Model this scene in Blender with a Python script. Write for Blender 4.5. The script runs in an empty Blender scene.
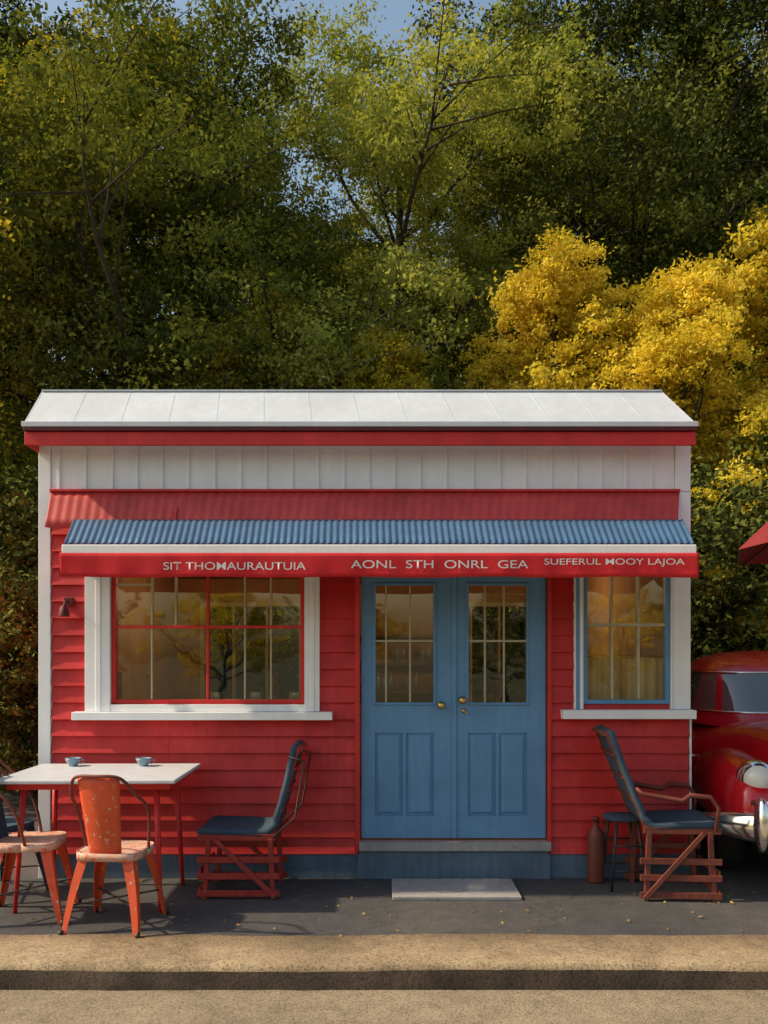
import bpy, math, random
import numpy as np
from mathutils import Vector, Matrix
R = math.radians
sc = bpy.context.scene
random.seed(4)

# ------------------------------------------------------------------ helpers
class MB:
    def __init__(s): s.v=[]; s.f=[]; s.m=[]; s.s=[]
    def face(s, idx, mi=0, sm=False): s.f.append(idx); s.m.append(mi); s.s.append(sm)
    def box(s,x0,x1,y0,y1,z0,z1,mi=0):
        b=len(s.v)
        s.v += [(x0,y0,z0),(x1,y0,z0),(x1,y1,z0),(x0,y1,z0),(x0,y0,z1),(x1,y0,z1),(x1,y1,z1),(x0,y1,z1)]
        for q in ((0,3,2,1),(4,5,6,7),(0,1,5,4),(1,2,6,5),(2,3,7,6),(3,0,4,7)):
            s.face([b+i for i in q],mi)
    def beam(s,p0,p1,w,h,mi=0,up=(0,0,1)):
        p0=Vector(p0);p1=Vector(p1);d=(p1-p0).normalized();u=Vector(up)
        if abs(d.dot(u))>.98: u=Vector((0,1,0))
        a=d.cross(u).normalized()*(w/2); c=a.cross(d).normalized()*(h/2)
        b=len(s.v)
        for p in (p0,p1):
            for q in (-a-c,a-c,a+c,-a+c): s.v.append(tuple(p+q))
        for q in ((0,1,2,3),(7,6,5,4),(0,4,5,1),(1,5,6,2),(2,6,7,3),(3,7,4,0)):
            s.face([b+i for i in q],mi)
    def tube(s,pts,rad,n=8,mi=0,cap=True,squash=1.0):
        pts=[Vector(p) for p in pts]
        if not hasattr(rad,'__len__'): rad=[rad]*len(pts)
        b=len(s.v); ref=None
        for i,p in enumerate(pts):
            d=(pts[min(i+1,len(pts)-1)]-pts[max(i-1,0)]).normalized()
            if ref is None:
                ref=Vector((0,0,1)) if abs(d.z)<.9 else Vector((1,0,0))
            a=d.cross(ref).normalized(); c=a.cross(d).normalized(); ref=c
            for k in range(n):
                t=2*math.pi*k/n
                s.v.append(tuple(p+a*math.cos(t)*rad[i]*squash+c*math.sin(t)*rad[i]))
        for i in range(len(pts)-1):
            for k in range(n):
                s.face([b+i*n+k,b+i*n+(k+1)%n,b+(i+1)*n+(k+1)%n,b+(i+1)*n+k],mi,True)
        if cap:
            s.face([b+k for k in range(n)][::-1],mi); s.face([b+(len(pts)-1)*n+k for k in range(n)],mi)
    def grid(s,fn,nu,nv,mi=0,sm=True,closeu=False,mfn=None):
        b=len(s.v); 
        for j in range(nv+1):
            for i in range(nu if closeu else nu+1):
                s.v.append(tuple(fn(i/nu,j/nv)))
        w=nu if closeu else nu+1
        for j in range(nv):
            for i in range(nu):
                i2=(i+1)%w if closeu else i+1
                m=mfn(i,j) if mfn else mi
                s.face([b+j*w+i,b+j*w+i2,b+(j+1)*w+i2,b+(j+1)*w+i],m,sm)
    def lathe(s,c,axis,prof,n=24,mi=0):
        c=Vector(c);ax=Vector(axis).normalized()
        u=ax.orthogonal().normalized(); w=ax.cross(u)
        def fn(a,b):
            r,h=prof[int(round(b*(len(prof)-1)))]
            t=a*2*math.pi
            return c+ax*h+(u*math.cos(t)+w*math.sin(t))*r
        s.grid(fn,n,len(prof)-1,mi,True,True)
    def ellipsoid(s,c,r,mi=0,nu=24,nv=14):
        c=Vector(c)
        def fn(a,b):
            t=a*2*math.pi;p=-math.pi/2+b*math.pi
            return c+Vector((r[0]*math.cos(p)*math.cos(t),r[1]*math.cos(p)*math.sin(t),r[2]*math.sin(p)))
        s.grid(fn,nu,nv,mi,True,True)
    def obj(s,name,mats,parent=None,bevel=0,solid=0):
        me=bpy.data.meshes.new(name); me.from_pydata(s.v,[],s.f)
        if not isinstance(mats,(list,tuple)): mats=[mats]
        for m in mats: me.materials.append(m)
        me.polygons.foreach_set('material_index',s.m); me.polygons.foreach_set('use_smooth',s.s); me.update()
        o=bpy.data.objects.new(name,me); sc.collection.objects.link(o)
        if parent: o.parent=parent
        if solid:
            md=o.modifiers.new('sol','SOLIDIFY'); md.thickness=solid
        if bevel:
            md=o.modifiers.new('bev','BEVEL'); md.width=bevel; md.segments=2; md.limit_method='ANGLE'; md.angle_limit=R(40)
        return o

def root(name,loc=(0,0,0),rz=0,scale=1):
    o=bpy.data.objects.new(name,None); o.empty_display_size=.2; sc.collection.objects.link(o)
    o.location=loc; o.rotation_euler=(0,0,rz); o.scale=(scale,)*3
    return o

# ------------------------------------------------------------------ materials
def new_mat(name):
    m=bpy.data.materials.new(name); m.use_nodes=True; nt=m.node_tree
    return m,nt,nt.nodes,nt.links,nt.nodes['Principled BSDF']
def tex_coord(nt,scale=(1,1,1),kind='Object'):
    tc=nt.nodes.new('ShaderNodeTexCoord'); mp=nt.nodes.new('ShaderNodeMapping')
    mp.inputs['Scale'].default_value=scale; nt.links.new(tc.outputs[kind],mp.inputs['Vector']); return mp.outputs[0]
def noise(nt,vec,scale,detail=4,rough=.6,dist=0):
    n=nt.nodes.new('ShaderNodeTexNoise'); n.inputs['Scale'].default_value=scale; n.inputs['Detail'].default_value=detail
    n.inputs['Roughness'].default_value=rough; n.inputs['Distortion'].default_value=dist
    nt.links.new(vec,n.inputs['Vector']); return n.outputs['Fac']
def ramp(nt,fac,stops):
    r=nt.nodes.new('ShaderNodeValToRGB'); e=r.color_ramp.elements
    while len(e)<len(stops): e.new(.5)
    for el,(p,c) in zip(e,stops):
        el.position=p; el.color=(*c,1) if len(c)==3 else c
    nt.links.new(fac,r.inputs['Fac']); return r.outputs['Color']
def mix(nt,fac,a,b,mode='MIX'):
    n=nt.nodes.new('ShaderNodeMix'); n.data_type='RGBA'; n.blend_type=mode
    for sock,val in ((n.inputs[0],fac),(n.inputs[6],a),(n.inputs[7],b)):
        if isinstance(val,(int,float)): sock.default_value=val
        elif isinstance(val,tuple): sock.default_value=(*val,1)
        else: nt.links.new(val,sock)
    return n.outputs[2]
def bump(nt,h,bs,strength=.3,dist=.01):
    b=nt.nodes.new('ShaderNodeBump'); b.inputs['Strength'].default_value=strength; b.inputs['Distance'].default_value=dist
    nt.links.new(h,b.inputs['Height']); nt.links.new(b.outputs[0],bs.inputs['Normal'])
def paint(name,col,rough=.5,worn=.35,under=None,thr=.68,streak=True,grain=.15,metal=0):
    m,nt,N,L,bs=new_mat(name)
    v=tex_coord(nt)
    n1=noise(nt,v,2.2,5,.65); n2=noise(nt,tex_coord(nt,(14,14,1.2)),1.5,4,.6)
    dk=tuple(c*(1-worn) for c in col); lt=tuple(min(1,c*1.12+.01) for c in col)
    c=ramp(nt,n1,[(.3,dk),(.55,col),(.75,lt)])
    if streak: c=mix(nt,ramp(nt,n2,[(.35,(.45,.45,.45)),(.6,(0,0,0))]),c,dk)
    if under:
        n3=noise(nt,v,28,6,.7)
        c=mix(nt,ramp(nt,n3,[(thr,(0,0,0)),(thr+.04,(1,1,1))]),c,under)
    L.new(c,bs.inputs['Base Color'])
    rr=ramp(nt,n1,[(.3,(min(1,rough+.2),)*3),(.7,(rough,)*3)]); L.new(rr,bs.inputs['Roughness'])
    bs.inputs['Metallic'].default_value=metal
    bump(nt,noise(nt,tex_coord(nt,(1,1,1)),45,5,.7),bs,grain,.004)
    return m
M={}
M['red']=paint('red_siding_paint',(.64,.024,.022),.42,.34,(.22,.09,.06),.72)
M['redtrim']=paint('red_trim_paint',(.66,.024,.022),.38,.25)
M['redroof']=paint('red_metal_roof',(.56,.050,.046),.45,.3)
M['redcloth']=paint('red_canvas',(.60,.016,.024),.8,.2,grain=.1)
M['darkcloth']=paint('maroon_canvas',(.20,.012,.016),.8,.2,grain=.1)
M['white']=paint('white_paint',(.88,.90,.93),.5,.09,(.55,.52,.48),.74)
M['roof']=paint('white_metal_roof',(.58,.62,.68),.5,.16)
M['blue']=paint('blue_door_paint',(.125,.30,.53),.42,.2,(.25,.36,.46),.75)
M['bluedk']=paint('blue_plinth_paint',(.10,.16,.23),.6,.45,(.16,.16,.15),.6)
M['bluemetal']=paint('blue_corrugated_metal',(.045,.125,.25),.6,.3,(.3,.35,.42),.72)
M['cream']=paint('cream_muntin_paint',(.50,.44,.29),.5,.25)
M['navy']=paint('navy_fabric',(.045,.085,.13),.8,.4,grain=.4)
M['redwood']=paint('red_stained_wood',(.40,.035,.025),.5,.5,(.14,.06,.04),.6,grain=.4)
M['brownwood']=paint('dark_red_wood',(.20,.045,.028),.5,.5,(.10,.05,.04),.58,grain=.4)
M['orange']=paint('orange_metal_paint',(.74,.10,.03),.38,.3,(.55,.42,.34),.60)
M['pinkworn']=paint('worn_orange_paint',(.70,.44,.34),.45,.3,(.66,.15,.06),.54)
M['tabletop']=paint('white_table_top',(.58,.61,.66),.4,.2,(.40,.38,.35),.64)
M['darkmetal']=paint('dark_metal',(.03,.028,.028),.4,.3)
M['maroon']=paint('maroon_gutter',(.12,.012,.016),.5,.3)
M['lettering']=paint('white_lettering',(.70,.70,.69),.7,.3)
M['cup']=paint('blue_ceramic',(.22,.33,.42),.2,.1,grain=.02)
M['slab']=paint('concrete_slab',(.36,.34,.34),.85,.3,(.20,.19,.18),.6,grain=.6)
M['interior']=paint('interior_wall',(.40,.24,.12),.8,.3)
M['woodfloor']=paint('interior_wood',(.18,.08,.035),.6,.3)
M['reflection']=paint('painted_reflection',(.85,.56,.22),.9,.15)  # warm yellow of a window reflection, painted as surface colour
M['brass']=paint('brass',(.75,.50,.15),.25,.2,metal=1,grain=.02)
M['chrome']=paint('chrome',(.92,.92,.92),.06,.06,metal=1,grain=.01,streak=False)
M['rubber']=paint('tyre_rubber',(.02,.02,.02),.8,.3)
M['bark']=paint('tree_bark',(.060,.043,.030),.9,.5,grain=1)
m,nt,N,L,bs=new_mat('car_paint')
bs.inputs['Coat Weight'].default_value=.6; bs.inputs['Coat Roughness'].default_value=.02
L.new(ramp(nt,noise(nt,tex_coord(nt),3,5,.7),[(.3,(.60,.005,.014)),(.75,(.50,.008,.016))]),bs.inputs['Base Color'])
L.new(ramp(nt,noise(nt,tex_coord(nt),6,5,.7),[(.35,(.25,)*3),(.75,(.38,)*3)]),bs.inputs['Roughness']); M['car']=m
m,nt,N,L,bs=new_mat('car_glass'); bs.inputs['Base Color'].default_value=(.10,.12,.105,1); bs.inputs['Roughness'].default_value=.03; bs.inputs['Specular IOR Level'].default_value=1.0; bs.inputs['Coat Weight'].default_value=1; M['carglass']=m
m,nt,N,L,bs=new_mat('headlight_glass'); bs.inputs['Base Color'].default_value=(.75,.75,.7,1); bs.inputs['Roughness'].default_value=.08; M['lamp']=m
m,nt,N,L,bs=new_mat('added_fill_glow'); bs.inputs['Base Color'].default_value=(.9,.7,.4,1); bs.inputs['Emission Color'].default_value=(1,.55,.2,1); bs.inputs['Emission Strength'].default_value=2; M['fillglow']=m  # glow for the added interior fill lights
m=bpy.data.materials.new('window_glass'); m.use_nodes=True; nt=m.node_tree; nt.nodes.clear()
o=nt.nodes.new('ShaderNodeOutputMaterial'); mx=nt.nodes.new('ShaderNodeMixShader'); tr=nt.nodes.new('ShaderNodeBsdfTransparent'); gl=nt.nodes.new('ShaderNodeBsdfGlossy')
tr.inputs[0].default_value=(.85,.87,.82,1); gl.inputs['Roughness'].default_value=.02; gl.inputs['Color'].default_value=(.95,.93,.85,1)
mx.inputs[0].default_value=.18
v=tex_coord(nt); nn=noise(nt,v,1.6,2,.5); bb=nt.nodes.new('ShaderNodeBump'); bb.inputs['Strength'].default_value=.25; bb.inputs['Distance'].default_value=.02
nt.links.new(nn,bb.inputs['Height']); nt.links.new(bb.outputs[0],gl.inputs['Normal'])
nt.links.new(tr.outputs[0],mx.inputs[1]); nt.links.new(gl.outputs[0],mx.inputs[2]); nt.links.new(mx.outputs[0],o.inputs[0]); M['glass']=m

def ground_mat(name,c1,c2,c3,agg=150,rough=.9,crack=True,bs_=.5,big=.6):
    m,nt,N,L,bs=new_mat(name); v=tex_coord(nt)
    a=noise(nt,v,big,6,.65,.4); b=noise(nt,v,agg,3,.8); d=noise(nt,v,9,6,.75)
    c=ramp(nt,a,[(.32,c1),(.5,c2),(.7,c3)])
    c=mix(nt,.75,c,ramp(nt,b,[(.36,(.18,.18,.18)),(.5,(.85,.85,.85)),(.66,(1.0,1.0,1.0))]),'MULTIPLY')
    c=mix(nt,.6,c,ramp(nt,d,[(.3,(.5,.47,.45)),(.6,(1,1,1))]),'MULTIPLY')
    if crack:
        vo=N.new('ShaderNodeTexVoronoi'); vo.feature='DISTANCE_TO_EDGE'; vo.inputs['Scale'].default_value=.4
        nv=noise(nt,v,2.5,5,.7); ad=N.new('ShaderNodeVectorMath'); ad.operation='ADD'
        cm=N.new('ShaderNodeCombineXYZ'); L.new(nv,cm.inputs[0]); L.new(noise(nt,v,3.1,5,.7),cm.inputs[1])
        L.new(v,ad.inputs[0]); L.new(cm.outputs[0],ad.inputs[1]); L.new(ad.outputs[0],vo.inputs['Vector'])
        c=mix(nt,ramp(nt,vo.outputs['Distance'],[(0,(.55,.55,.55)),(.006,(0,0,0))]),c,tuple(x*.45 for x in c1))
    L.new(c,bs.inputs['Base Color']); bs.inputs['Roughness'].default_value=rough
    bump(nt,b,bs,bs_,.006); return m
M['asphalt']=ground_mat('asphalt',(.062,.062,.068),(.092,.090,.096),(.14,.128,.118),agg=80,bs_=1)
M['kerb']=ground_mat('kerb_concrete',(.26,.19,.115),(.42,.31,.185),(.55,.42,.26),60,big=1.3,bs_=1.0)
M['kerbface']=ground_mat('kerb_face_shade',(.05,.035,.025),(.085,.06,.042),(.15,.11,.075),60,big=1.6,bs_=1.0,crack=False)  # shade on the kerb's vertical face, painted in as dark brown
M['road']=ground_mat('road_surface',(.26,.20,.135),(.36,.285,.195),(.44,.355,.25),70,big=.5,bs_=1)
M['soil']=ground_mat('ground_grass',(.04,.045,.014),(.07,.07,.02),(.12,.09,.03),30,crack=False,big=.3)

def leafmat(name,stops,trans=.35,tcol=(1.35,1.25,.5)):
    m=bpy.data.materials.new(name); m.use_nodes=True; nt=m.node_tree; nt.nodes.clear()
    o=nt.nodes.new('ShaderNodeOutputMaterial'); df=nt.nodes.new('ShaderNodeBsdfDiffuse')
    at=nt.nodes.new('ShaderNodeAttribute'); at.attribute_name='tint'
    oi=nt.nodes.new('ShaderNodeObjectInfo')
    ad=nt.nodes.new('ShaderNodeMath'); ad.operation='MULTIPLY_ADD'; ad.inputs[1].default_value=.25
    nt.links.new(oi.outputs['Random'],ad.inputs[0]); 
    s2=nt.nodes.new('ShaderNodeMath'); s2.operation='MULTIPLY'; s2.inputs[1].default_value=.8
    nt.links.new(at.outputs['Fac'],s2.inputs[0]); nt.links.new(s2.outputs[0],ad.inputs[2])
    c=ramp(nt,ad.outputs[0],stops)
    nt.links.new(c,df.inputs[0])
    if trans>0:
        mx=nt.nodes.new('ShaderNodeMixShader'); tl=nt.nodes.new('ShaderNodeBsdfTranslucent')
        c2=mix(nt,1.0,c,tcol,'MULTIPLY'); nt.links.new(c2,tl.inputs[0])
        mx.inputs[0].default_value=trans
        nt.links.new(df.outputs[0],mx.inputs[1]); nt.links.new(tl.outputs[0],mx.inputs[2]); nt.links.new(mx.outputs[0],o.inputs[0])
    else: nt.links.new(df.outputs[0],o.inputs[0])
    return m
LM={}
LM['mid']=leafmat('leaf_mid_green',[(.1,(.060,.085,.020)),(.5,(.150,.180,.036)),(.95,(.38,.35,.065))],.25)
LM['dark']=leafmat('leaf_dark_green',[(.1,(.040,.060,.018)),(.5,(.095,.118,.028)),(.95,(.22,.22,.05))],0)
LM['light']=leafmat('leaf_light_green',[(.1,(.18,.23,.06)),(.5,(.36,.39,.095)),(.95,(.62,.58,.15))])
LM['lime']=leafmat('leaf_lime',[(.1,(.22,.22,.03)),(.5,(.50,.43,.05)),(.95,(.80,.66,.09))])
LM['yellow']=leafmat('leaf_yellow',[(.1,(.28,.27,.035)),(.5,(.64,.52,.055)),(.95,(.88,.74,.14))],.4)
LM['olive']=leafmat('leaf_olive',[(.1,(.15,.15,.02)),(.5,(.33,.29,.032)),(.95,(.60,.48,.05))],.3)
LM['green']=LM['mid']
LM['litter']=leafmat('leaf_litter',[(.1,(.16,.09,.03)),(.5,(.30,.17,.04)),(.95,(.5,.35,.06))],0)

# ------------------------------------------------------------------ foliage
def leaves_mesh(name,P,Nn,size,tint,rng,aspect=.55):
    n=len(P)
    r=rng.normal(size=(n,3)); u=np.cross(Nn,r); u/=np.linalg.norm(u,axis=1)[:,None]+1e-9
    w=np.cross(Nn,u); s=size*(.6+.8*rng.random(n))[:,None]
    V=np.stack([P-u*s*.5,P+w*s*aspect*.5,P+u*s*.5,P-w*s*aspect*.5],1).reshape(-1,3).astype(np.float32)
    me=bpy.data.meshes.new(name); me.vertices.add(4*n); me.vertices.foreach_set('co',V.ravel())
    me.loops.add(4*n); me.loops.foreach_set('vertex_index',np.arange(4*n,dtype=np.int32))
    me.polygons.add(n); me.polygons.foreach_set('loop_start',np.arange(0,4*n,4,dtype=np.int32))
    me.update(calc_edges=True)
    a=me.attributes.new('tint','FLOAT','FACE'); a.data.foreach_set('value',tint.astype(np.float32))
    me.materials.append(LM['green']); return me
def make_foliage(name,clumps,n,size,seed):
    rng=np.random.default_rng(seed)
    C=np.array([c[0] for c in clumps]); rr=np.array([c[1] for c in clumps]); ct=rng.random(len(C))
    k=rng.choice(len(C),n,p=rr**2/np.sum(rr**2))
    ns=8; sd=rng.normal(size=(len(C),ns,3)); sd/=np.linalg.norm(sd,axis=2)[:,:,None]
    sp=sd*(.80*rr[:,None,None]); sp[:,:,2]*=.75
    j=rng.integers(0,ns,n)
    d=rng.normal(size=(n,3)); d/=np.linalg.norm(d,axis=1)[:,None]
    rad=rr[k]*.38*(.25+.75*rng.random(n)**.6)*(1+.45*rng.normal(size=n).clip(-1,2.2))
    P=C[k]+sp[k,j]+d*rad[:,None]*np.array([1,1,.6]); P[:,2]-=.10*rr[k]*np.linalg.norm(d[:,:2],axis=1)
    Nn=d*.5+rng.normal(size=(n,3))*.6+np.array([0,0,.45]); Nn/=np.linalg.norm(Nn,axis=1)[:,None]
    tint=(ct[k]*.5+rng.random(n)*.5)
    return leaves_mesh(name,P,Nn,size,tint,rng)
TREES={}
def make_tree(kind,seed,H,spread,tr,base,nl,prof,cr,nleaf,leaf,fork=0):
    rnd=random.Random(seed); mb=MB(); clumps=[]
    def trunk(ang,lean,h,r0):
        pts=[];rad=[]
        ph=rnd.random()*6
        for i in range(12):
            t=i/11; x=math.cos(ang)*lean*t*h+.02*H*math.sin(ph+t*5)*t; y=math.sin(ang)*lean*t*h+.02*H*math.cos(ph+t*4)*t
            pts.append(Vector((x,y,t*h))); rad.append(r0*(1-.85*t)+(.35*r0*max(0,1-t*9)))
        mb.tube(pts,rad,9); return pts,rad
    tks=[trunk(rnd.random()*6.28,.04,H*.9,tr)]
    if fork:
        tks.append(trunk(rnd.random()*6.28,.22,H*.8,tr*.75)); tks.append(trunk(rnd.random()*6.28,.3,H*.7,tr*.6))
    for ti,(pts,rad) in enumerate(tks):
        n=nl if ti==0 else nl//2
        for i in range(n):
            t=base+(1-base)*(i+rnd.random()*.6)/n; t=min(t,.99)
            f=t*11; a=int(f); p=pts[a].lerp(pts[min(a+1,11)],f-a); r=rad[a]*.55
            az=i*2.4+rnd.random()*.9+ti*1.3; u=(t-base)/(1-base)
            Ln=spread*prof(u)*(.6+.8*rnd.random())
            el=.25+.6*u+.3*rnd.random()
            d=Vector((math.cos(az)*math.cos(el),math.sin(az)*math.cos(el),math.sin(el)))
            lp=[p]; 
            for q in range(1,6):
                d=(d+Vector((rnd.uniform(-.25,.25),rnd.uniform(-.25,.25),rnd.uniform(-.12,.2)))).normalized()
                lp.append(lp[-1]+d*Ln/5)
            mb.tube(lp,[r*(1-.8*q/5) for q in range(6)],6)
            clumps.append((tuple(lp[-1]),cr*(.7+.5*rnd.random())))
            for q in range(4+int(Ln)):
                s0=rnd.uniform(.3,1)*5; a2=min(int(s0),4); ps=lp[a2].lerp(lp[a2+1],s0-a2)
                dd=(d*.6+Vector((rnd.uniform(-1,1),rnd.uniform(-1,1),rnd.uniform(-.4,.8)))).normalized()
                Ls=Ln*rnd.uniform(.22,.5); pm=ps+dd*Ls*.5+Vector((0,0,.05)); pe=ps+dd*Ls
                mb.tube([ps,pm,pe],[r*.35,r*.22,r*.08],5)
                clumps.append((tuple(pe),cr*(.55+.6*rnd.random())))
        clumps.append((tuple(pts[-1]),cr*.8))
    tm=MB.obj(mb,kind+'_trunk_src',M['bark']); tmesh=tm.data; bpy.data.objects.remove(tm)
    TREES[kind]=(tmesh,make_foliage(kind+'_leaves',clumps,nleaf,leaf,seed+50))
def put(kind,name,loc,rz,s,mat,parent=None):
    tm,fm=TREES[kind]
    e=parent or root(name,loc,rz,s)
    for nm,me in (('trunk',tm),('foliage',fm)):
        o=bpy.data.objects.new(nm,me); sc.collection.objects.link(o); o.parent=e
        if parent: o.location=loc; o.rotation_euler=(0,0,rz); o.scale=(s,s,s)
        if nm=='foliage': o.material_slots[0].link='OBJECT'; o.material_slots[0].material=LM[mat]
broad=lambda u:.65+.45*math.sin(math.pi*min(1,u*1.05))-.35*u
cone=lambda u:1.15-.9*u+.14*math.sin(u*17)
make_tree('broadA',3,13,4.0,.28,.36,18,broad,.95,120000,.082,1)
make_tree('broadB',11,14,4.4,.24,.22,20,broad,1.0,120000,.086)
make_tree('upright',21,8,2.5,.13,.12,22,cone,.54,80000,.068)
make_tree('shrub',31,3.2,1.7,.06,.06,13,broad,.5,34000,.075,1)

def hill(x,y):
    if y<7: return 0
    t=min(1,(y-7)/28); return 6.5*t*t*(3-2*t)+.25*math.sin(x*.3+y*.2)*min(1,(y-7)/4)
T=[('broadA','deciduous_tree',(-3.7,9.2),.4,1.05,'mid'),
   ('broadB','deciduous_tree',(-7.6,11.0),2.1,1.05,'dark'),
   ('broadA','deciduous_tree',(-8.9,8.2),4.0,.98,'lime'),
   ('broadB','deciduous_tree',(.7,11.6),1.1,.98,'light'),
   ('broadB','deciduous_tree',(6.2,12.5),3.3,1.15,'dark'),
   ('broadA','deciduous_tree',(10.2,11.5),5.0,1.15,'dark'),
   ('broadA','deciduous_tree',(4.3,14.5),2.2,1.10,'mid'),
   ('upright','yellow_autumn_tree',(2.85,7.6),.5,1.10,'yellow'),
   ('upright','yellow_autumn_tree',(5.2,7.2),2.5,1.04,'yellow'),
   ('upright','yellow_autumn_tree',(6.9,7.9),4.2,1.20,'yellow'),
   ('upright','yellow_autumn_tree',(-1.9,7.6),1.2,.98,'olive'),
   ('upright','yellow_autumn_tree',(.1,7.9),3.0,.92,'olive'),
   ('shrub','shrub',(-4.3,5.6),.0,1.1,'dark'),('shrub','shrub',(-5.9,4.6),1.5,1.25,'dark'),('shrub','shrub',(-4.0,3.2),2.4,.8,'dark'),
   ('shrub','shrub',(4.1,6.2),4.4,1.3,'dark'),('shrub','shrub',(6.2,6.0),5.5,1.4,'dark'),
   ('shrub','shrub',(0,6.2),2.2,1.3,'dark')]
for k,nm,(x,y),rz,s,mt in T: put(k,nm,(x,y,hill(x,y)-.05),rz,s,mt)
dt=root('distant_trees'); rnd=random.Random(8)
for i in range(7):
    x=-14+i*4.7+rnd.uniform(-.8,.8); y=19.5+rnd.uniform(-1.5,1.5)
    s=1.14 if abs(x+.8)>4.5 else .93
    put('broadB','',(x,y,hill(x,y)-.3),rnd.random()*6,s*rnd.uniform(.96,1.04),'dark',dt)
for i in range(4):
    x=-16+i*10.5+rnd.uniform(-1,1); y=28+rnd.uniform(-1,1)
    put('broadB','',(x,y,hill(x,y)-.3),rnd.random()*6,.95 if abs(x)<7 else 1.35,'dark',dt)
for i in range(6):
    x=-9+i*3.4+rnd.uniform(-.5,.5); y=13.5+rnd.uniform(-1.0,1.5)
    put('shrub','',(x,y,hill(x,y)-.3),rnd.random()*6,rnd.uniform(1.9,2.3),'dark',dt)
for i in range(7):
    x=-13+i*4.1+rnd.uniform(-.6,.6); y=-19+rnd.uniform(-1.5,1.5)
    put('upright','',(x,y,0),rnd.random()*6,rnd.uniform(.62,.74),['olive','dark','yellow'][i%3],dt)

# ------------------------------------------------------------------ ground
ys=[-400,-150,-60,-30,-9.72,-9.70,-1.90,-1.88,2,7]+[8+i*1.5 for i in range(20)]+[50,100,250,600]
xs=[-500,-200,-90]+[-45+i*3 for i in range(31)]+[90,200,500]
def gz(x,y):
    if y<=-9.72: return -.02
    if y<=-1.90: return -.17
    return hill(x,y)-.02 if y<=45 else 6.4
mb=MB(); W=len(xs)
for y in ys:
    for x in xs: mb.v.append((x,y,gz(x,y)))
for j in range(len(ys)-1):
    for i in range(W-1): mb.face([j*W+i,j*W+i+1,(j+1)*W+i+1,(j+1)*W+i],0,j>8)
mb.obj('ground',M['soil'])
mb=MB(); mb.box(-150,150,-9.4,-1.985,-.16,-.14); mb.obj('road',M['road'])
mb=MB(); mb.box(-60,60,-1.445,6.6,-.015,0); mb.obj('pavement',M['asphalt'])
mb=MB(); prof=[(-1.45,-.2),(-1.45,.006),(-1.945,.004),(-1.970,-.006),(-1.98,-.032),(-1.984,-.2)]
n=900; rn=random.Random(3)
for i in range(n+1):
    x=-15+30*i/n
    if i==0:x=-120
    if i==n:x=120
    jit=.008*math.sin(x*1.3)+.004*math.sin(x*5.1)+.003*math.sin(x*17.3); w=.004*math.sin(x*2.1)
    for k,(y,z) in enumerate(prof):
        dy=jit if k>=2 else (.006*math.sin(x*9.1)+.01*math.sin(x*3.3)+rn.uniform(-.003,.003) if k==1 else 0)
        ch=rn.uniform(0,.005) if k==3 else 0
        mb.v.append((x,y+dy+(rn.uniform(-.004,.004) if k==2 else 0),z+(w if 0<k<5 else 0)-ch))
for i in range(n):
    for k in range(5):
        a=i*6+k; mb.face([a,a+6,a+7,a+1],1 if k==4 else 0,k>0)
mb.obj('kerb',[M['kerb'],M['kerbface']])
mb=MB(); mb.box(-120,120,-9.72,-9.4,-.2,0.0); mb.obj('kerb',M['kerb'],bevel=.02)
rng=np.random.default_rng(5); n=520
P=np.zeros((n,3)); P[:,0]=rng.uniform(-6,6,n); P[:,1]=np.where(rng.random(n)<.6,rng.uniform(-1.4,-.02,n),rng.uniform(-1.93,3,n)); P[:,2]=.012+rng.random(n)*.006
ok=~((np.abs(P[:,0]+.15)<2.65)&(P[:,1]>-.06)); P=P[ok]
Nn=rng.normal(size=P.shape)*.22; Nn[:,2]+=1; Nn/=np.linalg.norm(Nn,axis=1)[:,None]
me=leaves_mesh('fallen_leaves',P,Nn,.028,rng.random(len(P)),rng,.6); o=bpy.data.objects.new('fallen_leaves',me); me.materials[0]=LM['litter']; sc.collection.objects.link(o)

# ------------------------------------------------------------------ cafe building
B=root('cafe_building')
fx=lambda p:(p-384)/125.0
fz=lambda q:(877.5-q)/125.0
XL,XR=fx(40),fx(689)
WL=(fx(112),fx(305),fz(704),2.50); WR=(fx(582),fx(669),fz(704),2.50); DR=(fx(360),fx(547),fz(840),2.50)
def wall(mb,x0,x1,z0,z1,ops,y0,y1):
    X=sorted({x0,x1,*[v for o in ops for v in o[:2]]}); Z=sorted({z0,z1,*[v for o in ops for v in o[2:]]})
    for i in range(len(X)-1):
        for j in range(len(Z)-1):
            cx=(X[i]+X[i+1])/2; cz=(Z[j]+Z[j+1])/2
            if any(o[0]<cx<o[1] and o[2]<cz<o[3] for o in ops): continue
            mb.box(X[i],X[i+1],y0,y1,Z[j],Z[j+1])
mb=MB(); wall(mb,XL+.03,XR-.03,.0,3.5,[WL,WR,DR],.0,.10); mb.obj('front_wall_frame',M['interior'],B)
BO=[(-2.35,-.65,.95,2.45),(.75,2.2,.95,2.45)]
mb=MB(); wall(mb,XL+.03,XR-.03,.0,3.5,BO,4.2,4.3); mb.obj('back_wall',M['red'],B)
mb=MB(); wall(mb,XL+.111,XR-.111,.25,2.75,BO,4.17,4.199); mb.obj('back_wall_lining',M['interior'],B)
mb=MB(); mb.box(XL+.03,XL+.1,.102,4.198,0,3.5); mb.box(XR-.1,XR-.03,.102,4.198,0,3.5); mb.obj('side_walls',M['red'],B)
mb=MB(); mb.box(XL+.101,XL+.11,.11,4.16,.26,2.74); mb.box(XR-.11,XR-.101,.11,4.16,.26,2.74); mb.obj('side_wall_lining',M['interior'],B)
mb=MB(); mb.box(XL+.11,XR-.11,.11,4.16,.02,.25); mb.obj('floor',M['woodfloor'],B)
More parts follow.
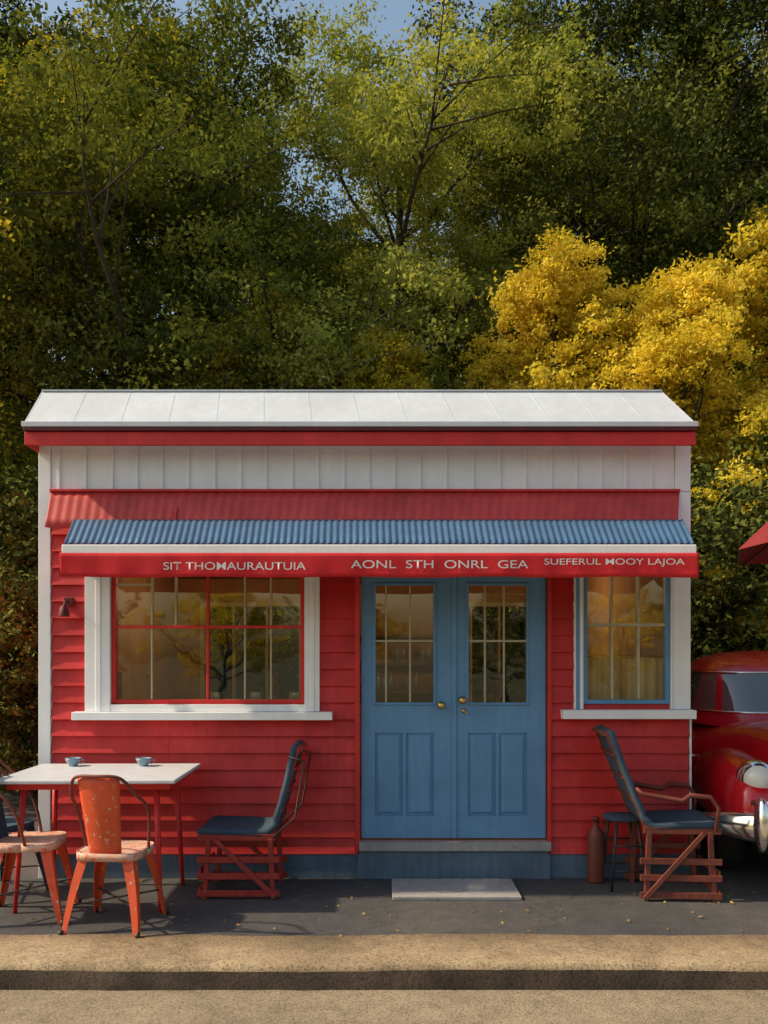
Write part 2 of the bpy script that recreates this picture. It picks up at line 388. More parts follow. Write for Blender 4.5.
mb=MB(); mb.box(XL+.11,XR-.11,.11,4.16,2.75,2.80); mb.obj('ceiling',M['interior'],B)
z=fz(853); h=.134
mb=MB(); seg=[WL,WR,DR]; xl,xr=fx(53),fx(688)
rs=random.Random(6)
while z<3.07:
    z1=min(z+h,3.08); cuts=sorted({z,z1,*[o[k] for o in seg for k in(2,3) if z<o[k]<z1]})
    dep=.031+rs.uniform(-.005,.005)
    for ci in range(len(cuts)-1):
        a,b=cuts[ci],cuts[ci+1]; mid=(a+b)/2
        xs_=[xl]; 
        for o in sorted(seg):
            if o[2]<mid<o[3]: xs_+= [o[0],o[1]]
        xs_.append(xr)
        for k in range(0,len(xs_),2):
            x0,x1=xs_[k],xs_[k+1]
            pts=[x0]; 
            if x1-x0>1.6: pts.append(x0+(x1-x0)*rs.uniform(.3,.7))
            pts.append(x1)
            for q in range(len(pts)-1):
                u0,u1=pts[q]+.001,pts[q+1]-.001
                ya=-.004-dep*(1-(a-z)/h); yb=-.004-dep*(1-(b-z)/h); n0=len(mb.v)
                sg=rs.uniform(-.003,.003)
                mb.v+=[(u0,ya,a+sg),(u1,ya,a-sg),(u1,yb,b),(u0,yb,b),(u0,0,a),(u1,0,a)]
                mb.face([n0,n0+1,n0+2,n0+3]); 
                if ci==0: mb.face([n0+4,n0+5,n0+1,n0])
    z=z1
mb.obj('red_lap_siding',M['red'],B)
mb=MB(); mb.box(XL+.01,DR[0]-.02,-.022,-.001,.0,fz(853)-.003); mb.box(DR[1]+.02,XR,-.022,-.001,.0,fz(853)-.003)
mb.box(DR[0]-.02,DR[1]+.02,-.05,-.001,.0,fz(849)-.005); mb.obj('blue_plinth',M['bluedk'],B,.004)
mb=MB(); mb.box(DR[0]-.005,DR[1]+.02,-.085,.09,fz(849),fz(840)-.002); mb.obj('door_threshold',M['slab'],B,.005)
mb=MB(); mb.box(XL,fx(52),-.035,.12,.0,3.5); mb.box(fx(671.5),XR,-.04,.12,fz(709),3.08); mb.box(fx(674),XR,-.04,.12,3.083,3.5)
mb.box(XR-.004,XR+.012,-.03,.12,.2,fz(719)); mb.obj('corner_boards',M['white'],B,.004)
mb=MB(); mb.box(fx(52)+.002,fx(674)-.002,-.018,-.001,3.083,3.5)
x=fx(60); rr_=random.Random(2)
while x<fx(672): 
    mb.box(x-.012,x+.012,-.036,-.0185,3.084,3.5); x+=.205+rr_.uniform(-.008,.008)
mb.obj('white_board_and_batten',M['white'],B,.003)
# roof
el,er=-2.775,2.405; rl,rr2=-2.77,2.25
mb=MB(); mb.v=[(el,-.26,3.56),(er,-.26,3.56),(er,4.6,3.56),(el,4.6,3.56),(rl,.10,3.92),(rr2,.10,3.92),(rr2,4.0,3.75),(rl,4.0,3.75)]
for q in ((0,3,2,1),(4,5,6,7),(0,1,5,4),(1,2,6,5),(2,3,7,6),(3,0,4,7)): mb.face(list(q))
mb.obj('white_roof',M['roof'],B,.006)
mb=MB(); n=14
for i in range(n+1):
    t=i/n; mb.beam((el+(er-el)*t,-.258,3.5615),(rl+(rr2-rl)*t,.10,3.9205),.008,.003)
mb.beam((rl,.10,3.922),(rr2,.10,3.922),.04,.012); mb.obj('roof_seams',M['roof'],B)
mb=MB(); mb.box(el-.01,er+.01,-.285,-.262,3.535,3.575); mb.obj('roof_edge',M['roof'],B,.004)
mb=MB(); mb.box(el+.002,er-.002,-.28,-.20,3.505,3.533); mb.obj('gutter',M['maroon'],B,.006)
mb=MB(); mb.box(el,er,-.25,-.215,3.40,3.503); mb.box(el,el+.03,-.21,4.5,3.40,3.55); mb.obj('red_fascia',M['redtrim'],B,.004)
mb=MB(); mb.box(el+.032,er-.032,-.213,4.5,3.502,3.52); mb.obj('soffit',M['white'],B)
def corr(x0a,x1a,ya,za,x0b,x1b,yb,zb,pitch,amp,mb):
    nx=int((x1a-x0a)/pitch)*8
    def fn(u,v):
        xa=x0a+(x1a-x0a)*u; xb=x0b+(x1b-x0b)*u; w=amp*math.cos(u*nx/8*2*math.pi)
        return (xa+(xb-xa)*v, ya+(yb-ya)*v - w*.5, za+(zb-za)*v + w)
    mb.grid(fn,nx,4)
mb=MB(); corr(fx(53),fx(678),-.035,3.09,fx(53),2.29,-.17,2.775,.075,.002,mb); mb.obj('red_metal_band',M['redroof'],B,solid=.003)
mb=MB(); mb.box(fx(52)-.0,fx(678),-.06,-.03,3.078,3.098); mb.beam((fx(180),-.11,2.95),(fx(180),-.182,2.785),.012,.012); mb.obj('band_flashing',M['redtrim'],B,.003)
AL,AR=-2.285,2.215
mb=MB(); corr(-2.42,2.33,-.175,2.835,AL,AR,-.75,2.575,.050,.0045,mb); mb.obj('blue_corrugated_awning',M['bluemetal'],B,solid=.002)
mb=MB(); mb.box(AL-.01,AR+.01,-.775,-.745,2.498,2.566); mb.obj('awning_white_edge',M['white'],B,.006)
mb=MB()
def vf(u,v):
    x=AL-.02+(AR-AL+.04)*u; return (x,-.782-.004*math.sin(x*9)*v-.004*math.sin(x*23+1)*v, 2.505-(.172+.004*math.sin(x*6.3))*v)
mb.grid(vf,300,6); 
for X in (AL-.02,AR+.02):
    n0=len(mb.v); xb=-2.43 if X<0 else 2.335
    mb.v+=[(X,-.780,2.505),(X,-.780,2.335),(xb,-.03,2.50),(xb,-.17,2.80)]; mb.face([n0,n0+1,n0+2,n0+3])
mb.obj('red_valance',M['redcloth'],B,solid=.003)
mb=MB()
for X in (-2.2,-1.1,0,1.1,2.15): mb.beam((X,-.02,2.62),(X,-.74,2.49),.025,.035)
mb.beam((-2.25,-.735,2.475),(2.2,-.735,2.475),.03,.03); mb.obj('awning_brackets',M['maroon'],B)
def text(s,x0,x1,zc,hh):
    cu=bpy.data.curves.new('t','FONT'); cu.body=s; cu.size=1; cu.extrude=.0; cu.offset=.002
    o=bpy.data.objects.new('t',cu); sc.collection.objects.link(o); bpy.context.view_layer.update()
    dg=bpy.context.evaluated_depsgraph_get(); me=bpy.data.meshes.new_from_object(o.evaluated_get(dg)); bpy.data.objects.remove(o)
    co=[v.co.copy() for v in me.vertices]; a=min(c.x for c in co); b=max(c.x for c in co); lo=min(c.y for c in co); hi=max(c.y for c in co)
    for v in me.vertices:
        x=x0+(x1-x0)*(v.co.x-a)/(b-a); v.co=Vector((x,-.792-.004*math.sin(x*9)*.5-.004*math.sin(x*23+1)*.5,zc-hh/2+hh*(v.co.y-lo)/(hi-lo)))
    me.materials.clear(); me.materials.append(M['lettering']); q=bpy.data.objects.new('valance_lettering',me); sc.collection.objects.link(q); q.parent=B
k=6.225/875
text('SIT THOMAURAUTUIA',(164-384)*k,(306-384)*k,2.412,.055)
text('AONL  STH  ONRL  GEA',(351-384)*k,(528-384)*k,2.424,.058)
text('SUEFERUL MOOY LAJOA',(544-384)*k,(684-384)*k,2.436,.058)

def frame(mb,x0,x1,z0,z1,w,y0,y1,top=True):
    mb.box(x0,x0+w,y0,y1,z0,z1); mb.box(x1-w,x1,y0,y1,z0,z1)
    mb.box(x0+w,x1-w,y0,y1,z0,z0+w)
    if top: mb.box(x0+w,x1-w,y0,y1,z1-w,z1)
def gpane(name,x0,x1,z0,z1,y):
    mb=MB(); mb.v=[(x0,y,z0),(x1,y,z0),(x1,y,z1),(x0,y,z1)]; mb.face([0,1,2,3]); mb.obj(name,M['glass'],B)
mb=MB(); mb.box(fx(87),WL[0],-.055,-.001,fz(711),2.6); mb.box(WL[1],fx(320),-.055,-.001,fz(711),2.6)
mb.box(WL[0],WL[1],-.055,-.001,2.503,2.6)
mb.box(fx(98),fx(103),-.062,-.0555,fz(711),2.6); mb.box(fx(311),fx(315),-.062,-.0555,fz(711),2.6)
mb.box(WL[0],WL[1],-.05,-.001,fz(711),WL[2]-.001)
mb.box(fx(77),fx(333),-.13,-.001,fz(719),fz(711)-.002); mb.obj('window_trim',M['white'],B,.005)
mb=MB(); frame(mb,WL[0]+.002,WL[1]-.002,WL[2]+.002,2.498,.034,-.02,.04)
x=fx(208); mb.box(x-.010,x+.010,-.018,.038,WL[2]+.037,2.46); z=fz(627); mb.box(WL[0]+.037,x-.0105,-.022,.038,z-.012,z+.012); mb.box(x+.0105,WL[1]-.037,-.022,.038,z-.012,z+.012)
mb.obj('window_sash',M['redtrim'],B,.004)
mb=MB()
for p in (152,176,245,271): mb.box(fx(p)-.007,fx(p)+.007,-.012,.030,z+.014,2.46)
for p in (152,245,271): mb.box(fx(p)-.006,fx(p)+.006,-.012,.030,WL[2]+.038,z-.014)
mb.box(WL[0]+.037,fx(152)-.009,-.010,.028,2.335,2.35); mb.obj('window_muntins',M['cream'],B)
gpane('window_glass',WL[0]+.01,WL[1]-.01,WL[2]+.01,2.49,.012)
mb=MB(); mb.box(fx(573),WR[0],-.055,-.001,fz(709),2.6); mb.box(WR[1],fx(671),-.05,-.001,fz(709),2.6); mb.box(WR[0],WR[1],-.055,-.001,2.503,2.6)
mb.box(fx(560),fx(691),-.13,-.001,fz(718),fz(709)-.002); mb.obj('window_trim',M['white'],B,.005)
mb=MB(); frame(mb,WR[0]+.002,WR[1]-.002,WR[2]+.002,2.498,.034,-.03,.04); mb.box(fx(574.5),fx(578),-.062,-.0555,fz(709),2.6); mb.obj('window_sash',M['blue'],B,.004)
mb=MB(); z=fz(625)
for p in (611.5,638): mb.box(fx(p)-.009,fx(p)+.009,-.02,.032,WR[2]+.038,z-.013); mb.box(fx(p)-.009,fx(p)+.009,-.02,.032,z+.013,2.46)
mb.box(WR[0]+.037,WR[1]-.037,-.024,.034,z-.012,z+.012); mb.obj('window_muntins',M['cream'],B)
gpane('window_glass',WR[0]+.01,WR[1]-.01,WR[2]+.01,2.49,.012)
mb=MB(); mb.grid(lambda u,v:(WR[0]-.05+(WR[1]-WR[0]+.1)*u,.15+.018*math.sin(u*50)+.008*math.sin(u*23),WR[2]-.05+.42*v),90,3); mb.obj('reflection_panel',M['reflection'],B)  # added panel; its colour stands in for reflections in the lower panes
mb=MB(); mb.tube([(WR[0]-.08,.15,WR[2]+.38),(WR[1]+.08,.15,WR[2]+.38)],.008); mb.obj('reflection_panel_rod',M['brass'],B)  # rod added to go with the reflection stand-in
mb=MB(); mb.box(-2.2,-.4,2.6,3.1,.25,1.15); mb.box(-2.25,-.35,2.55,3.15,1.152,1.20); mb.box(.2,1.2,3.0,3.4,.25,1.15)
for zz in (1.3,1.65,2.0): mb.box(-.6,.7,3.95,4.15,zz,zz+.03)
mb.obj('counter_and_shelves',M['woodfloor'],B,.005)
mb=MB()
for i in range(16):
    X=-.55+i*.08; zz=random.choice((1.33,1.68)); mb.lathe((X,4.04,zz),(0,0,1),[(.0,0),(.03,0),(.03,.14),(.012,.18),(.012,.24),(0,.24)],10)
for X in (-1.9,-1.45,-1.0): mb.lathe((X,2.85,1.20),(0,0,1),[(0,0),(.05,0),(.07,.1),(.06,.16),(0,.16)],12)
mb.obj('bottles_and_jars',M['cup'],B)
mb=MB(); mb2=MB()
for X in (-1.5,1.5):
    mb.lathe((X,2.2,2.748),(0,0,-1),[(0,0),(.12,0),(.12,.02),(.0,.02)],20); mb2.lathe((X,2.2,2.727),(0,0,-1),[(.09,0),(.085,.04),(.05,.07),(0,.08)],20)
    li=bpy.data.lights.new('added_interior_fill','POINT'); li.energy=18; li.color=(1,.62,.30); li.shadow_soft_size=.08  # added warm fill, out of view, to brighten the interior
    lo=bpy.data.objects.new('added_interior_fill',li); sc.collection.objects.link(lo); lo.location=(X,2.2,2.55); lo.parent=B
mb.obj('added_fill_bases',M['brass'],B); mb2.obj('added_fill_globes',M['fillglow'],B)  # unseen fittings added around the interior fill lights
mb=MB()
for X in (-1.7,1.75):
    mb.lathe((X,.85,.25),(0,0,1),[(0,.74),(.42,.74),(.42,.78),(0,.78)],24); mb.tube([(X,.85,.25),(X,.85,.99)],.035)
    for s in (-1,1):
        if X>0 and s>0: continue
        mb.box(X+s*.55-.18,X+s*.55+.18,.67,1.03,.66,.70)
        for a in (-.14,.14): mb.box(X+s*.71-.015,X+s*.71+.015,.85+a-.015,.85+a+.015,.70,1.62)
        for zz in (1.1,1.22,1.34,1.5): mb.box(X+s*.71-.01,X+s*.71+.01,.72,.98,zz,zz+.06)
        for a in (-.15,.15):
            for b in (.70,1.0): mb.box(X+s*.55+a-.015,X+s*.55+a+.015,b-.015,b+.015,.25,.66)
mb.lathe((-1.7,.85,1.03),(0,0,1),[(0,0),(.06,0),(.09,.1),(.05,.2),(.06,.26),(0,.26)],16)
for fx_,fz_,w_,h_ in ((-1.9,1.75,.0,.0),): pass
mb.obj('interior_furniture',M['woodfloor'],B)
mb=MB()
for o in BO:
    frame(mb,o[0]+.001,o[1]-.001,o[2]+.001,o[3]-.001,.05,4.16,4.32)
    for t in (.25,.5,.75): X=o[0]+(o[1]-o[0])*t; mb.box(X-.015,X+.015,4.19,4.31,o[2]+.052,o[3]-.052)
mb.obj('back_window_frames',M['cream'],B)
# ---- doors
mb=MB(); mb.box(fx(355),DR[0],-.05,-.001,fz(853),2.56); mb.box(DR[1],fx(550.5),-.05,-.001,fz(853),2.56); mb.obj('door_jambs',M['redtrim'],B,.004)
def leaf(x0,x1,wx0,wx1,mun,name):
    z0,z1=fz(838),2.49; wz0,wz1=fz(703),fz(585); y0,y1=.0,.045
    mb=MB(); mb.box(x0,wx0,y0,y1,z0,z1); mb.box(wx1,x1,y0,y1,z0,z1); mb.box(wx0,wx1,y0,y1,wz1,z1)
    pw=(wx1-wx0); ga=.025; pa=(wx0+.0,wx0+pw/2-ga/2); pb=(wx0+pw/2+ga/2,wx1)
    pz0,pz1=fz(816),fz(733)
    mb.box(wx0,wx1,y0,y1,z0,pz0); mb.box(wx0,wx1,y0,y1,pz1,wz0); mb.box(pa[1],pb[0],y0,y1,pz0,pz1)
    mb.obj(name,M['blue'],B)
    mb=MB()
    for a,b in (pa,pb):
        mb.box(a+.001,b-.001,y0+.018,y1-.004,pz0+.001,pz1-.001)
        n0=len(mb.v); i=.035
        A=[(a+.012,y0+.0175,pz0+.012),(b-.012,y0+.0175,pz0+.012),(b-.012,y0+.0175,pz1-.012),(a+.012,y0+.0175,pz1-.012)]
        C=[(a+i,y0+.004,pz0+i),(b-i,y0+.004,pz0+i),(b-i,y0+.004,pz1-i),(a+i,y0+.004,pz1-i)]
        mb.v+=A+C
        for q in range(4): mb.face([n0+q,n0+(q+1)%4,n0+4+(q+1)%4,n0+4+q])
        mb.face([n0+4,n0+5,n0+6,n0+7])
    mb.obj(name+'_panels',M['blue'],B)
    mb=MB(); frame(mb,wx0-.015,wx1+.015,wz0-.015,wz1+.015,.02,y0-.012,y0-.0005); mb.obj(name+'_glazing_bead',M['blue'],B,.003)
    mb=MB(); zc=fz(641)
    for p in mun: mb.box(fx(p)-.007,fx(p)+.007,y0+.002,y0+.03,wz0+.005,zc-.009); mb.box(fx(p)-.007,fx(p)+.007,y0+.002,y0+.03,zc+.009,wz1-.005)
    mb.box(wx0+.005,wx1-.005,y0+.001,y0+.032,zc-.008,zc+.008); mb.obj(name+'_muntins',M['cream'],B)
    gpane(name+'_glass',wx0,wx1,wz0,wz1,y0+.018)
leaf(fx(361.5),fx(453),fx(375),fx(434),(386,410),'door_left_leaf')
leaf(fx(455),fx(545.5),fx(468),fx(527),(485,504),'door_right_leaf')
mb=MB(); mb.box(fx(360)+.002,fx(547)-.002,-.004,.06,2.492,2.56); mb.box(fx(453)-.01,fx(455)+.012,-.014,-.0005,fz(838),2.49); mb.obj('door_head_and_astragal',M['blue'],B,.003)
mb=MB()
for p,q in ((441,705),(462,700)):
    mb.lathe((fx(p),-.001,fz(q)),(0,-1,0),[(0,0),(.03,0),(.03,.006),(.011,.010),(.010,.035),(.026,.045),(.03,.06),(.02,.075),(0,.078)],16)
mb.lathe((fx(464),-.001,fz(711)),(0,-1,0),[(0,0),(.018,0),(.018,.01),(0,.012)],14); mb.tube([(fx(464),-.02,fz(711)),(fx(468),-.03,fz(714))],.006)
mb.obj('door_knobs',M['brass'],B)
mb=MB(); mb.box(fx(66),fx(75),-.05,-.028,fz(606),fz(598)); mb.tube([(fx(70),-.05,fz(602)),(fx(70),-.11,fz(602)),(fx(70),-.13,fz(607))],.008)
mb.lathe((fx(70),-.13,fz(606)),(0,0,-1),[(.012,0),(.03,.02),(.045,.09),(.0,.09)],14); mb.obj('wall_lamp',M['maroon'],B,.003)

mb=MB(); mb.box(.06,1.0,-.66,-.14,.0,.028); mb.obj('doorstep_slab',M['slab'],bevel=.006)

# ------------------------------------------------------------------ bistro table
Tb=root('cafe_table',(-2.05,-.60,0),R(1))
mb=MB(); mb.box(-.62,.62,-.46,.46,.902,.93); mb.obj('table_top',M['tabletop'],Tb,.008)
mb=MB()
mb.box(-.56,.56,-.36,-.335,.85,.901); mb.box(-.56,.56,.335,.36,.85,.901); mb.box(-.56,-.535,-.334,.334,.85,.901); mb.box(.535,.56,-.334,.334,.85,.901)
for sx in (-1,1):
    for sy in (-1,1): mb.tube([(sx*.46,sy*.31,.85),(sx*.48,sy*.34,.4),(sx*.50,sy*.36,.0)],[.022,.019,.015],8)
mb.obj('table_legs',M['redtrim'],Tb)
def cup(x,y,z):
    c=root('blue_cup',(x,y,z)); mb=MB(); mb.lathe((0,0,0),(0,0,1),[(0,.004),(.03,0),(.035,.01),(.055,.045),(.06,.062),(.056,.062),(.05,.045),(.02,.012),(0,.012)],24); mb.obj('bowl',M['cup'],c)
    mb=MB(); mb.tube([(.055,0,.05),(.085,0,.045),(.085,0,.025),(.05,0,.02)],.005,8); mb.obj('handle',M['cup'],c)
cup(-2.38,-.30,.93); cup(-1.84,-.30,.93)

# ------------------------------------------------------------------ metal bistro chair
def metal_chair(loc,rz,s,backmat='orange',seatmat='pinkworn',backh=.46):
    c=root('metal_cafe_chair',loc,rz,s)
    mb=MB()
    def sf(u,v):
        x=(u-.5)*2; y=(v-.5)*2; r=(abs(x)**5+abs(y)**5)**.2; k=1/max(r,1) if r>0 else 1
        return (.185*x*k*(1+.06*y),.18*y*k,.455-.012*(1-min(1,r)))
    mb.grid(sf,16,16)
    mb.obj('seat',M[seatmat],c,solid=.006)
    mb=MB()
    ring=[(math.copysign(abs(math.cos(t))**.45,math.cos(t))*.188,math.copysign(abs(math.sin(t))**.45,math.sin(t))*.183) for t in [i*2*math.pi/40 for i in range(41)]]
    mb.grid(lambda u,v:(ring[int(round(u*40))][0],ring[int(round(u*40))][1],.458-.045*v),40,1); mb.obj('seat_skirt',M[seatmat],c,solid=.004)
    mb=MB()
    for sx in (-1,1):
        for sy in (-1,1):
            t=Vector((sx*.155,sy*.15,.445)); b=Vector((sx*.225,sy*.235,0))
            n0=len(mb.v)
            for i in range(7):
                u=i/6; p=t.lerp(b,u); p.x+=sx*.010*math.sin(u*3.14); w=.062*(1-u)+.026*u
                mb.v+=[(p.x-sx*w,p.y,p.z),(p.x,p.y,p.z),(p.x,p.y-sy*w,p.z)]
            for i in range(6):
                for k in range(2): a=n0+i*3+k; mb.face([a,a+1,a+4,a+3])
    mb.obj('legs',M['orange' if seatmat=='pinkworn' else seatmat],c,solid=.005)
    mb=MB()
    for a,b in (((-.19,-.19,.16),(.19,.19,.16)),((.19,-.19,.16),(-.19,.19,.16))): mb.beam(a,b,.018,.006)
    for sx in (-1,1):
        for sy in (-1,1): mb.lathe((sx*.225,sy*.235,0),(0,0,1),[(0,0),(.016,0),(.014,.03),(0,.03)],8)
    mb.obj('braces_and_feet',M['darkmetal'],c)
    mb=MB()
    mb.grid(lambda u,v:((u-.5)*(.19+.06*v),-.175-.10*v+.03*(2*u-1)**2,.44+backh*v),10,10); mb.obj('back_splat',M[backmat],c,solid=.006)
    mb=MB(); 
    top=.44+backh
    pts=[(.19,.02,.45),(.21,-.02,.62),(.215,-.08,.72),(.19,-.18,.80),(.13,-.26,top),(0,-.285,top+.012)]
    full=[Vector(p) for p in pts]+[Vector((-p[0],p[1],p[2])) for p in pts[-2::-1]]
    sm=[]
    for i in range(len(full)-1):
        p0=full[max(i-1,0)];p1=full[i];p2=full[i+1];p3=full[min(i+2,len(full)-1)]
        for k in range(6):
            t=k/6; sm.append(.5*((2*p1)+(-p0+p2)*t+(2*p0-5*p1+4*p2-p3)*t*t+(-p0+3*p1-3*p2+p3)*t**3))
    sm.append(full[-1]); mb.tube(sm,.0095,8); mb.obj('tubular_back_frame',M['brownwood'],c)
    return c
metal_chair((-1.77,-1.22,0),R(-6),1.12)
metal_chair((-2.42,-1.02,0),R(-82),1.16,'navy')
metal_chair((-2.9,-.45,0),R(-120),1.15,'navy','navy')

def lounge(name,loc,rz,wood,seatz,L,backdx,backh,mirror,arms=True,posts=True):
    c=root(name,loc,rz)
    c.scale=(mirror,1,1)
    w=.25; mb=MB(); hx=L/2
    for sy in (-w,w):
        mb.beam((hx-.02,sy,0),(hx-.05,sy,seatz-.06),.035,.04); mb.beam((-hx+.02,sy,0),(-hx+.04,sy,seatz-.06),.035,.04)
        for z in (.045,.17,.29): mb.beam((-hx-.03,sy*1.09,z),(hx+.03,sy*1.09,z),.018,.045)
        mb.beam((-hx,sy,seatz-.05),(hx+.03,sy,seatz-.05),.03,.05)
        mb.beam((-hx,sy*1.15,.02),(hx-.1,sy*1.15,seatz-.06),.016,.035)
        mb.beam((-hx+.03,sy*.96,seatz-.05),(-hx-backdx,sy*.96,seatz+backh),.03,.035)
    for i in range(6):
        x=-hx+.04+i*(L-.08)/5; mb.beam((x,-w,seatz-.022),(x,w,seatz-.022),.045,.012)
    for z in (.06,.2): mb.beam((hx+.012,-w-.02,z),(hx+.012,w+.02,z),.016,.05)
    for t in (.25,.5,.75,.97): mb.beam((-hx+.03-(backdx+.03)*t-.012,-w,seatz+backh*t),(-hx+.03-(backdx+.03)*t-.012,w,seatz+backh*t),.014,.05,up=(1,0,.3))
    mb.obj('frame',M[wood],c,.003)
    path=[(hx+.04,seatz-.005),(hx-.03,seatz+.02),(0,seatz+.005),(-hx+.07,seatz+.005),(-hx+.02,seatz+.05)]
    for t in (.15,.35,.55,.75,.92,1.02): path.append((-hx+.03-(backdx)*t+.022-.015*math.sin(t*3.14),seatz+backh*t))
    def pf(u,v):
        f=v*(len(path)-1); i=min(int(f),len(path)-2); t=f-i
        x=path[i][0]*(1-t)+path[i+1][0]*t; z=path[i][1]*(1-t)+path[i+1][1]*t
        y=(u-.5)*2; return (x+.008*(1-y*y),y*(w+.012),z-.012*(1-y*y)+.004*math.sin(v*40))
    mb=MB(); mb.grid(pf,12,40); mb.obj('seat_and_back_pad',M['navy'],c,solid=.045)
    if arms:
        mb=MB()
        for sy in (-w-.04,w+.04):
            pts=[(hx-.02,sy,seatz-.05),(hx,sy,seatz+.12),(hx-.06,sy,seatz+.20),(hx-.2,sy,seatz+.21),(0,sy,seatz+.17),(-hx-.02,sy,seatz+.22),(-hx-.06,sy,seatz+.26)]
            mb.tube(pts,[.014,.014,.017,.019,.019,.016,.012],8)
        mb.obj('armrests',M[wood],c)
    if posts:
        mb=MB()
        for sy in (-w-.03,w+.03): mb.tube([(-hx+.02,sy,seatz-.05),(-hx-backdx*.9,sy,seatz+.10),(-hx-backdx-.05,sy,seatz+backh*.85),(-hx-backdx+.06,sy,seatz+backh*.9)],.008,6)
        mb.obj('rear_struts',M['darkmetal'],c)
    return c
lounge('folding_garden_chair',(-1.06,-.36,0),R(0),'redwood',.50,.54,.16,.60,-1,arms=False)
lounge('garden_armchair',(2.16,-.42,0),R(-4),'brownwood',.56,.52,.26,.66,1,posts=False)
c=root('metal_stool',(1.84,-.27,0)); mb=MB()
for sx in (-1,1):
    for sy in (-1,1): mb.tube([(sx*.08,sy*.12,.52),(sx*.13,sy*.15,0)],.011,6)
for z in (.15,.34): 
    mb.tube([(-.12,-.14,z),(.12,-.14,z)],.007,6); mb.tube([(-.12,.14,z),(.12,.14,z)],.007,6)
mb.obj('legs',M['darkmetal'],c); mb=MB(); mb.lathe((0,0,.52),(0,0,1),[(0,0),(.15,0),(.16,.015),(.15,.03),(0,.03)],20); mb.obj('seat',M['navy'],c)
c=root('brown_jug',(1.66,-.14,0)); mb=MB(); mb.lathe((0,0,0),(0,0,1),[(0,0),(.06,0),(.065,.02),(.065,.34),(.055,.40),(.022,.44),(.022,.49),(.027,.49),(.027,.51),(0,.51)],20); mb.obj('body',M['brownwood'],c)
mb=MB(); mb.tube([(.055,0,.38),(.085,0,.40),(.08,0,.46),(.024,0,.475)],.008,6); mb.obj('handle',M['brownwood'],c)

# ------------------------------------------------------------------ vintage car
car=root('vintage_car',(3.83,1.72,0),R(-98),1.06)
mb=MB()
st=[(-2.30,.10,.62,.55),(-2.22,.48,.86,.42),(-2.0,.66,1.0,.34),(-1.6,.76,1.10,.30),(-1.0,.83,1.14,.28),(0,.85,1.14,.28),(.6,.82,1.14,.28),(.9,.72,1.14,.28),(1.2,.60,1.13,.30),(1.7,.48,1.08,.34),(2.0,.42,1.02,.38),(2.16,.34,.94,.42),(2.22,.12,.80,.55)]
def catm(a,t):
    f=t*(len(a)-1); i=min(int(f),len(a)-2); t=f-i
    p0=a[max(i-1,0)];p1=a[i];p2=a[i+1];p3=a[min(i+2,len(a)-1)]
    return [.5*((2*b)+(-a_+c_)*t+(2*a_-5*b+4*c_-d_)*t*t+(-a_+3*b-3*c_+d_)*t**3) for a_,b,c_,d_ in zip(p0,p1,p2,p3)]
def bodyf(u,v):
    x,hw,zt,zb=catm(st,v); a=u*2*math.pi; n=2/3.2
    cy=math.copysign(abs(math.cos(a))**n,math.cos(a)); cz=math.copysign(abs(math.sin(a))**n,math.sin(a))
    zc=(zt+zb)/2; hh=(zt-zb)/2
    return (x,hw*cy*(1-.10*max(0,cz)),zc+hh*cz)
mb.grid(bodyf,40,60,0,True,True); 
def fender(cx,cy,L,W,Hh,z0):
    mb.grid(lambda u,v:( cx+L*math.cos(v*math.pi)*(1), cy+W*abs(math.sin(v*math.pi))**.55*math.copysign(abs(math.cos(u*2*math.pi))**.75,math.cos(u*2*math.pi)), z0+Hh*abs(math.sin(v*math.pi))**.6*math.copysign(abs(math.sin(u*2*math.pi))**.75,math.sin(u*2*math.pi))*(1 if math.sin(u*2*math.pi)>0 else .25)),28,28,0,True,True)
for sy in (-1,1):
    fender(1.42,sy*.68,.80,.22,.42,.52); fender(-1.45,sy*.70,.85,.20,.42,.50)
    mb.box(-.75,.75,sy*.84-.05,sy*.84+.05,.27,.33)
mb.obj('body',M['car'],car)
mb=MB(); lv=[(1.06,.86,-1.80,.77),(1.14,.80,-1.72,.745),(1.18,.76,-1.66,.735),(1.30,.64,-1.54,.70),(1.42,.52,-1.40,.665),(1.52,.40,-1.26,.63),(1.58,.30,-1.14,.59),(1.65,.12,-.92,.50),(1.70,-.12,-.66,.34),(1.72,-.3,-.45,.10)]
NR=96
def gh(u,v):
    z,xf,xr,hw=lv[int(round(v*(len(lv)-1)))]; a=u*2*math.pi; n=2/3.6
    cx=math.copysign(abs(math.cos(a))**n,math.cos(a)); cy=math.copysign(abs(math.sin(a))**n,math.sin(a)); m_=(xf+xr)/2; h_=(xf-xr)/2
    return (m_+h_*cx,hw*cy,z)
def gm(i,j):
    if j in (2,3,4):
        a=(i+.5)/NR*360; b=a if a<=180 else 360-a
        if b<36 or (46<b<86) or (90<b<128) or b>146: return 1
    return 0
mb.grid(gh,NR,len(lv)-1,0,True,True,gm); mb.obj('cabin',[M['car'],M['carglass']],car)
mb=MB()
for zlev in (2,5):
    z,xf,xr,hw=lv[zlev]; pts=[]
    for i in range(97):
        a=i/96*2*math.pi; n=2/3.6
        pts.append(((xf+xr)/2+(xf-xr)/2*math.copysign(abs(math.cos(a))**n,math.cos(a))*1.004,hw*1.006*math.copysign(abs(math.sin(a))**n,math.sin(a)),z))
    mb.tube(pts,.010,6,cap=False)
for sy in (-1,1):
    mb.tube([(-.9,sy*.852,.78),(0,sy*.868,.80),(.8,sy*.83,.80)],.011,6); mb.tube([(-.15,sy*.86,.93),(-.12,sy*.90,.94),(.05,sy*.90,.94)],.012,6)
    mb.ellipsoid((2.03,sy*.66,.79),(.13,.135,.135))
